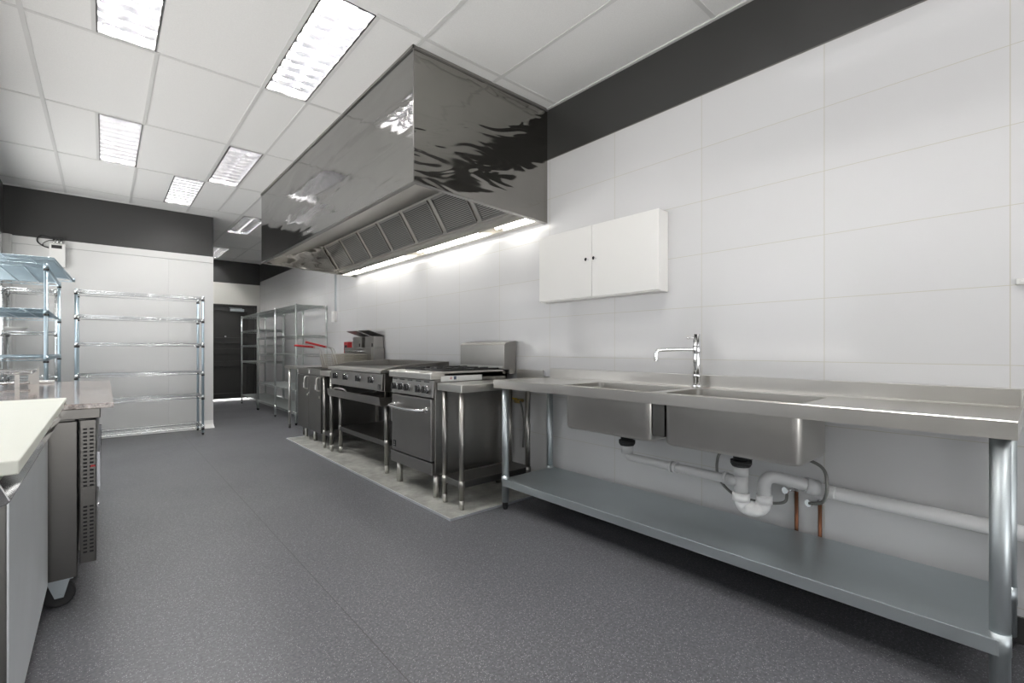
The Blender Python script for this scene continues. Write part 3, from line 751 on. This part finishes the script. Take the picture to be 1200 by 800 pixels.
wire_rack('wire_shelving', -.235, .955, 7.12, 7.55, [.12, .505, .81, 1.17, 1.485, 1.765], CHWIRE, 'wide chrome wire shelving with six empty levels against the white partition', 'x', pmat=ZINC)
wire_rack('wire_shelving', -.82, -.365, 5.50, 7.00, [.25, .62, 1.04, 1.435, 1.812], ZINC, 'bluish zinc wire shelving along the left wall behind the counter', 'y')
wire_rack('wire_shelving', -.81, -.40, 7.22, 7.62, [.30, .80, 1.29, 1.755], CHWIRE, 'narrow chrome wire shelving in the left corner against the partition', 'x', collar=STEELD)
ls = wire_shelf(-.44, .02, 0, 1.53, 0, 'y').cyl((0.02, 1.53, -.03), (.02, 1.53, .01), .02, 10).build('loose_wire_shelf', ZINC)
ls.location = (-.335, 5.44, 1.862); ls.rotation_euler = (0, 0, -.038)
tag(ls, 'loose zinc wire shelf lying askew on top of the bluish shelving', 'shelf')
wire_rack('wire_shelving', 2.09, 2.52, 9.39, 10.67, [.18, .86, 1.17, 1.45, 1.745], GRYWIRE, 'grey wire shelving bay nearest the dark door in the passage', 'y', collar=GRYWIRE, group='grey shelving along the passage wall')
wire_rack('wire_shelving', 2.09, 2.52, 7.13, 9.33, [.18, .50, 1.02, 1.30, 1.745], GRYWIRE, 'long grey wire shelving standing beyond the steel side table', 'y', mid=(8.23,), collar=GRYWIRE, group='grey shelving along the passage wall')
pn = MB()
n = 24; prof = [(.0, .0), (.09, .0), (.115, .03), (.12, .03), (.122, .034), (.11, .034), (.088, .006), (0, .006)]
vs = []; fs = []
for i in range(n):
    a = 2 * PI * i / n
    for r, z in prof: vs.append((-.64 + r * math.cos(a), 7.42 + r * math.sin(a), 1.297 + z * 1.3))
k = len(prof)
for i in range(n):
    for j in range(k - 1): fs.append((i * k + j, ((i + 1) % n) * k + j, ((i + 1) % n) * k + j + 1, i * k + j + 1))
pn.add(vs, fs, True)
# moved left so only its rim shows in the frame
pt = pn.build('tray', PLASTIC); tag(pt, 'round white tray on a level of the chrome shelving in the left corner', 'tray'); pt.location = (-.11, 0, 0)

# ------------------------------------------------------------------ left counters
# granite topped refrigerated counter
GT = .875
fc = thing('counter_fridge', (-.42, 3.6, 0), 'steel refrigerated counter on castors with a pink granite top and vented side', 'counter')
MB().box(-.84, .032, 2.68, 4.58, GT - .022, GT).build('granite_top', GRANITE, fc, .002)
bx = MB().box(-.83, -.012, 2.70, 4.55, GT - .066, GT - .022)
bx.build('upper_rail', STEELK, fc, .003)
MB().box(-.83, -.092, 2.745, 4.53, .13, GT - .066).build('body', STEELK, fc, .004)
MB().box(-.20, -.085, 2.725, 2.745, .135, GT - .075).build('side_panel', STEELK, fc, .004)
vp = MB(); vx0, vx1, vy, vz0, vz1 = -.078, -.026, 2.715, .19, .80
hs = []
for z0, nr in ((.235, 13), (.52, 16)):
    for kk in range(nr):
        for c in (.32, .72):
            x = vx0 + (vx1 - vx0) * c; z = z0 + kk * .0162; hs.append((x - .0065, x + .0065, z - .0042, z + .0042))
for a, b, c, e in cells(vx0, vx1, vz0, vz1, hs): vp.box(a, b, vy, vy + .002, c, e)
vp.box(vx0, vx0 + .002, vy, 2.745, vz0, vz1).box(vx1 - .002, vx1, vy, 4.5, vz0, vz1)
vp.mi = 1; vp.box(vx0 + .002, vx1 - .002, vy + .012, vy + .014, vz0, vz1)
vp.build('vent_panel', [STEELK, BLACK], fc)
MB().box(-.044, -.028, vy - .004, vy, .598, .606).build('vent_clip', RED, fc)
for k, (a, b) in enumerate(((2.95, 3.45), (3.47, 3.97), (3.99, 4.49))):
    dd = MB().box(-.092, -.03, a, b, .17, .80).build('door', STEEL, fc, .004)
    MB().box(-.03, -.012, a + .02, a + .035, .45, .62).box(-.03, -.016, a + .02, a + .035, .36, .375).build('handle', CHROME, dd, .002)
def castor(x, y, par, zt=.13):
    c = MB().box(x - .045, x + .045, y - .035, y + .045, zt - .012, zt)
    tri = [(x - .040, zt - .012), (x + .034, zt - .012), (x + .014, .042), (x - .014, .042)]
    c.prism(tri, 1, y + .020, y + .024).prism(tri, 1, y - .024, y - .020).cyl((x, y - .028, .052), (x, y + .028, .052), .008, 10)
    o = c.build('castor', GALV, par)
    MB().cyl((x, y - .016, .052), (x, y + .016, .052), .052, 22).build('wheel', RUBBER, o, .006)
for x in (-.145, -.76):
    for y in (2.80, 4.46): castor(x, y, fc)
# nearer steel preparation counter with the cutting board
pc = thing('prep_counter', (-.48, 2.1, 0), 'polished steel counter under the cutting board at the lower left edge of the photo', 'counter')
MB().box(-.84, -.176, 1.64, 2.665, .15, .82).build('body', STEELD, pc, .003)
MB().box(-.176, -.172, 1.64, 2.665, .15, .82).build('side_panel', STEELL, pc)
tpz = MB().prism([(-.84, .80), (-.176, .80), (-.140, .812), (-.134, .818), (-.150, .858), (-.19, .862), (-.25, .862), (-.25, .855), (-.84, .855)], 1, 1.30, 2.672)
tpz.build('top_rim', MIRROR, pc, .002)
for x in (-.24, -.76):
    for y in (1.74, 2.58): castor(x, y, pc, .15)
cbo = MB().prism([(-.70, .864), (-.125, .864), (-.125, .892), (-.70, .892)], 1, 1.32, 2.674).prism([(-.70, .878), (-.125, .878), (-.125, .892), (-.70, .892)], 1, 2.674, 2.85).build('cutting_board', BOARD, None, .003)
tag(cbo, 'long off white plastic cutting board lying on the preparation counter rim', 'cutting board')
# low chrome stand and small white block at the back of the granite top
ts = thing('tray_stand', (-.62, 4.66, GT), 'low chrome wire stand on the far end of the granite top', 'stand')
wire_shelf(-.82, -.335, 4.08, 4.40, .975, 'y', .02, .002, .02).build('wire_top', CHWIRE, ts)
MB().box(-.375, -.325, 4.40, 4.404, GT, .975).box(-.405, -.385, 4.08, 4.09, GT, .965).build('end_plate', STEELH, ts)
MB().cyl((-.82, 4.09, .90), (-.34, 4.09, .90), .007, 8).build('cross_rail', CHWIRE, ts)
wb = MB().box(-.36, -.255, 4.43, 4.50, GT, .892).build('white_block', PLASTIC, None, .004)
tag(wb, 'small white plastic block lying at the far edge of the granite top', 'block')

# ------------------------------------------------------------------ wall fittings
ctl = thing('controller_box', (-.42, YB, 2.07), 'white controller box with dark display on the partition above the shelving', 'controller')
MB().box(-.485, -.345, YB - .085, YB - .001, 2.07, 2.345).build('box', PLASTIC, ctl, .006)
MB().box(-.465, -.375, YB - .087, YB - .085, 2.285, 2.325).build('display', BLACK, ctl)
for x in (-.445, -.415, -.385): MB().cyl((x, YB - .04, 2.345), (x, YB - .04, 2.40), .012, 10).build('cable_gland', CHROME, ctl)
MB().box(-.47, -.36, YB - .06, YB - .015, 2.40, 2.425).build('connector', BLACK, ctl, .003)
cbl = MB().tube(spl([(-.485, YB - .04, 2.29), (-.54, YB - .035, 2.31), (-.585, YB - .03, 2.36), (-.56, YB - .03, 2.43), (-.47, YB - .03, 2.415)], 8), .007, 8)
cbl.tube(spl([(-.45, YB - .04, 2.385), (-.50, YB - .04, 2.37), (-.54, YB - .04, 2.33), (-.53, YB - .04, 2.315)], 8), .004, 8)
cbl.build('cable', RUBBER, ctl)
cd = thing('conduit', (2.58, 6.94, 1.53), 'thin grey conduit running down the wall beside the hood end to a switch box', 'conduit')
MB().box(2.575, 2.599, 6.93, 6.955, 1.66, 2.572).build('channel', GALV, cd)
MB().box(2.555, 2.599, 6.90, 7.02, 1.50, 1.66).build('switch_box', PLASTIC, cd, .004)
MB().box(2.548, 2.555, 6.94, 6.98, 1.55, 1.61).build('switch', PLASTIC, cd, .002)
al = thing('alarm_box', (2.58, 6.4, 1.06), 'small red wall box above the fryer baskets', 'alarm box')
MB().box(2.54, 2.605, 6.36, 6.50, 1.04, 1.20).build('box', RED, al, .005)
MB().box(2.537, 2.54, 6.385, 6.475, 1.085, 1.155).build('face', BLACK, al, .002)
gv = thing('gas_valve', (2.55, 2.84, .66), 'brass gas valve with yellow handle on the wall behind the sink bench leg', 'valve')
MB().cyl((2.599, 2.84, .68), (2.53, 2.84, .68), .014, 12).cyl((2.545, 2.87, .68), (2.545, 2.81, .68), .018, 12).build('body', BRASS, gv)
MB().tube(spl([(2.545, 2.815, .68), (2.545, 2.80, .66), (2.575, 2.80, .52), (2.585, 2.82, .30)], 6), .008, 8).build('gas_pipe', HOSE, gv)
MB().box(2.515, 2.535, 2.835, 2.90, .695, .705).build('handle', YELLOW, gv, .002)
wc = MB().box(2.585, 2.599, .045, .075, 1.35, 1.372).cyl((2.585, .06, 1.361), (2.578, .06, 1.361), .006, 10).build('wall_clip', PLASTIC, None, .002)
tag(wc, 'tiny white clip on the tiled wall above the right end of the sink bench', 'clip')

# ------------------------------------------------------------------ world, camera, view
wd = bpy.data.worlds.new('World'); bpy.context.scene.world = wd; wd.use_nodes = True
# dim sky over invented bright ground that lights the ceiling through the added openings
nt = wd.node_tree; bgn = nt.nodes['Background']
tc = N(nt, 'ShaderNodeTexCoord'); sp_ = N(nt, 'ShaderNodeSeparateXYZ'); L(nt, tc.outputs['Generated'], sp_.inputs[0])
rp = N(nt, 'ShaderNodeValToRGB'); mr_ = N(nt, 'ShaderNodeMapRange'); mr_.inputs['From Min'].default_value = -1; mr_.inputs['From Max'].default_value = 1
L(nt, sp_.outputs['Z'], mr_.inputs['Value']); L(nt, mr_.outputs['Result'], rp.inputs[0])
e_ = rp.color_ramp.elements; e_[0].position = .495; e_[0].color = (1, .985, .96, 1); e_[1].position = .505; e_[1].color = (.27, .275, .285, 1)
L(nt, rp.outputs[0], bgn.inputs[0]); bgn.inputs[1].default_value = 6.
cam = bpy.data.cameras.new('Camera'); co = bpy.data.objects.new('Camera', cam); C.objects.link(co)
co.location = (0, 0, 1.11); co.rotation_euler = (PI / 2, 0, -math.radians(41.15))
cam.sensor_width = 36; cam.sensor_fit = 'HORIZONTAL'; cam.lens = 36 * 547 / 1200; cam.shift_y = 8 / 1200; cam.clip_start = .02
sc = bpy.context.scene; sc.camera = co
vs_ = sc.view_settings; vs_.view_transform = 'Standard'; vs_.look = 'None'; vs_.gamma = 1; vs_.use_curve_mapping = False; vs_.exposure = .28
sc.cycles.max_bounces = 10; sc.cycles.diffuse_bounces = 5; sc.cycles.glossy_bounces = 6
sc.cycles.use_denoising = True; sc.cycles.sample_clamp_indirect = 6.
sc.cycles.caustics_reflective = True
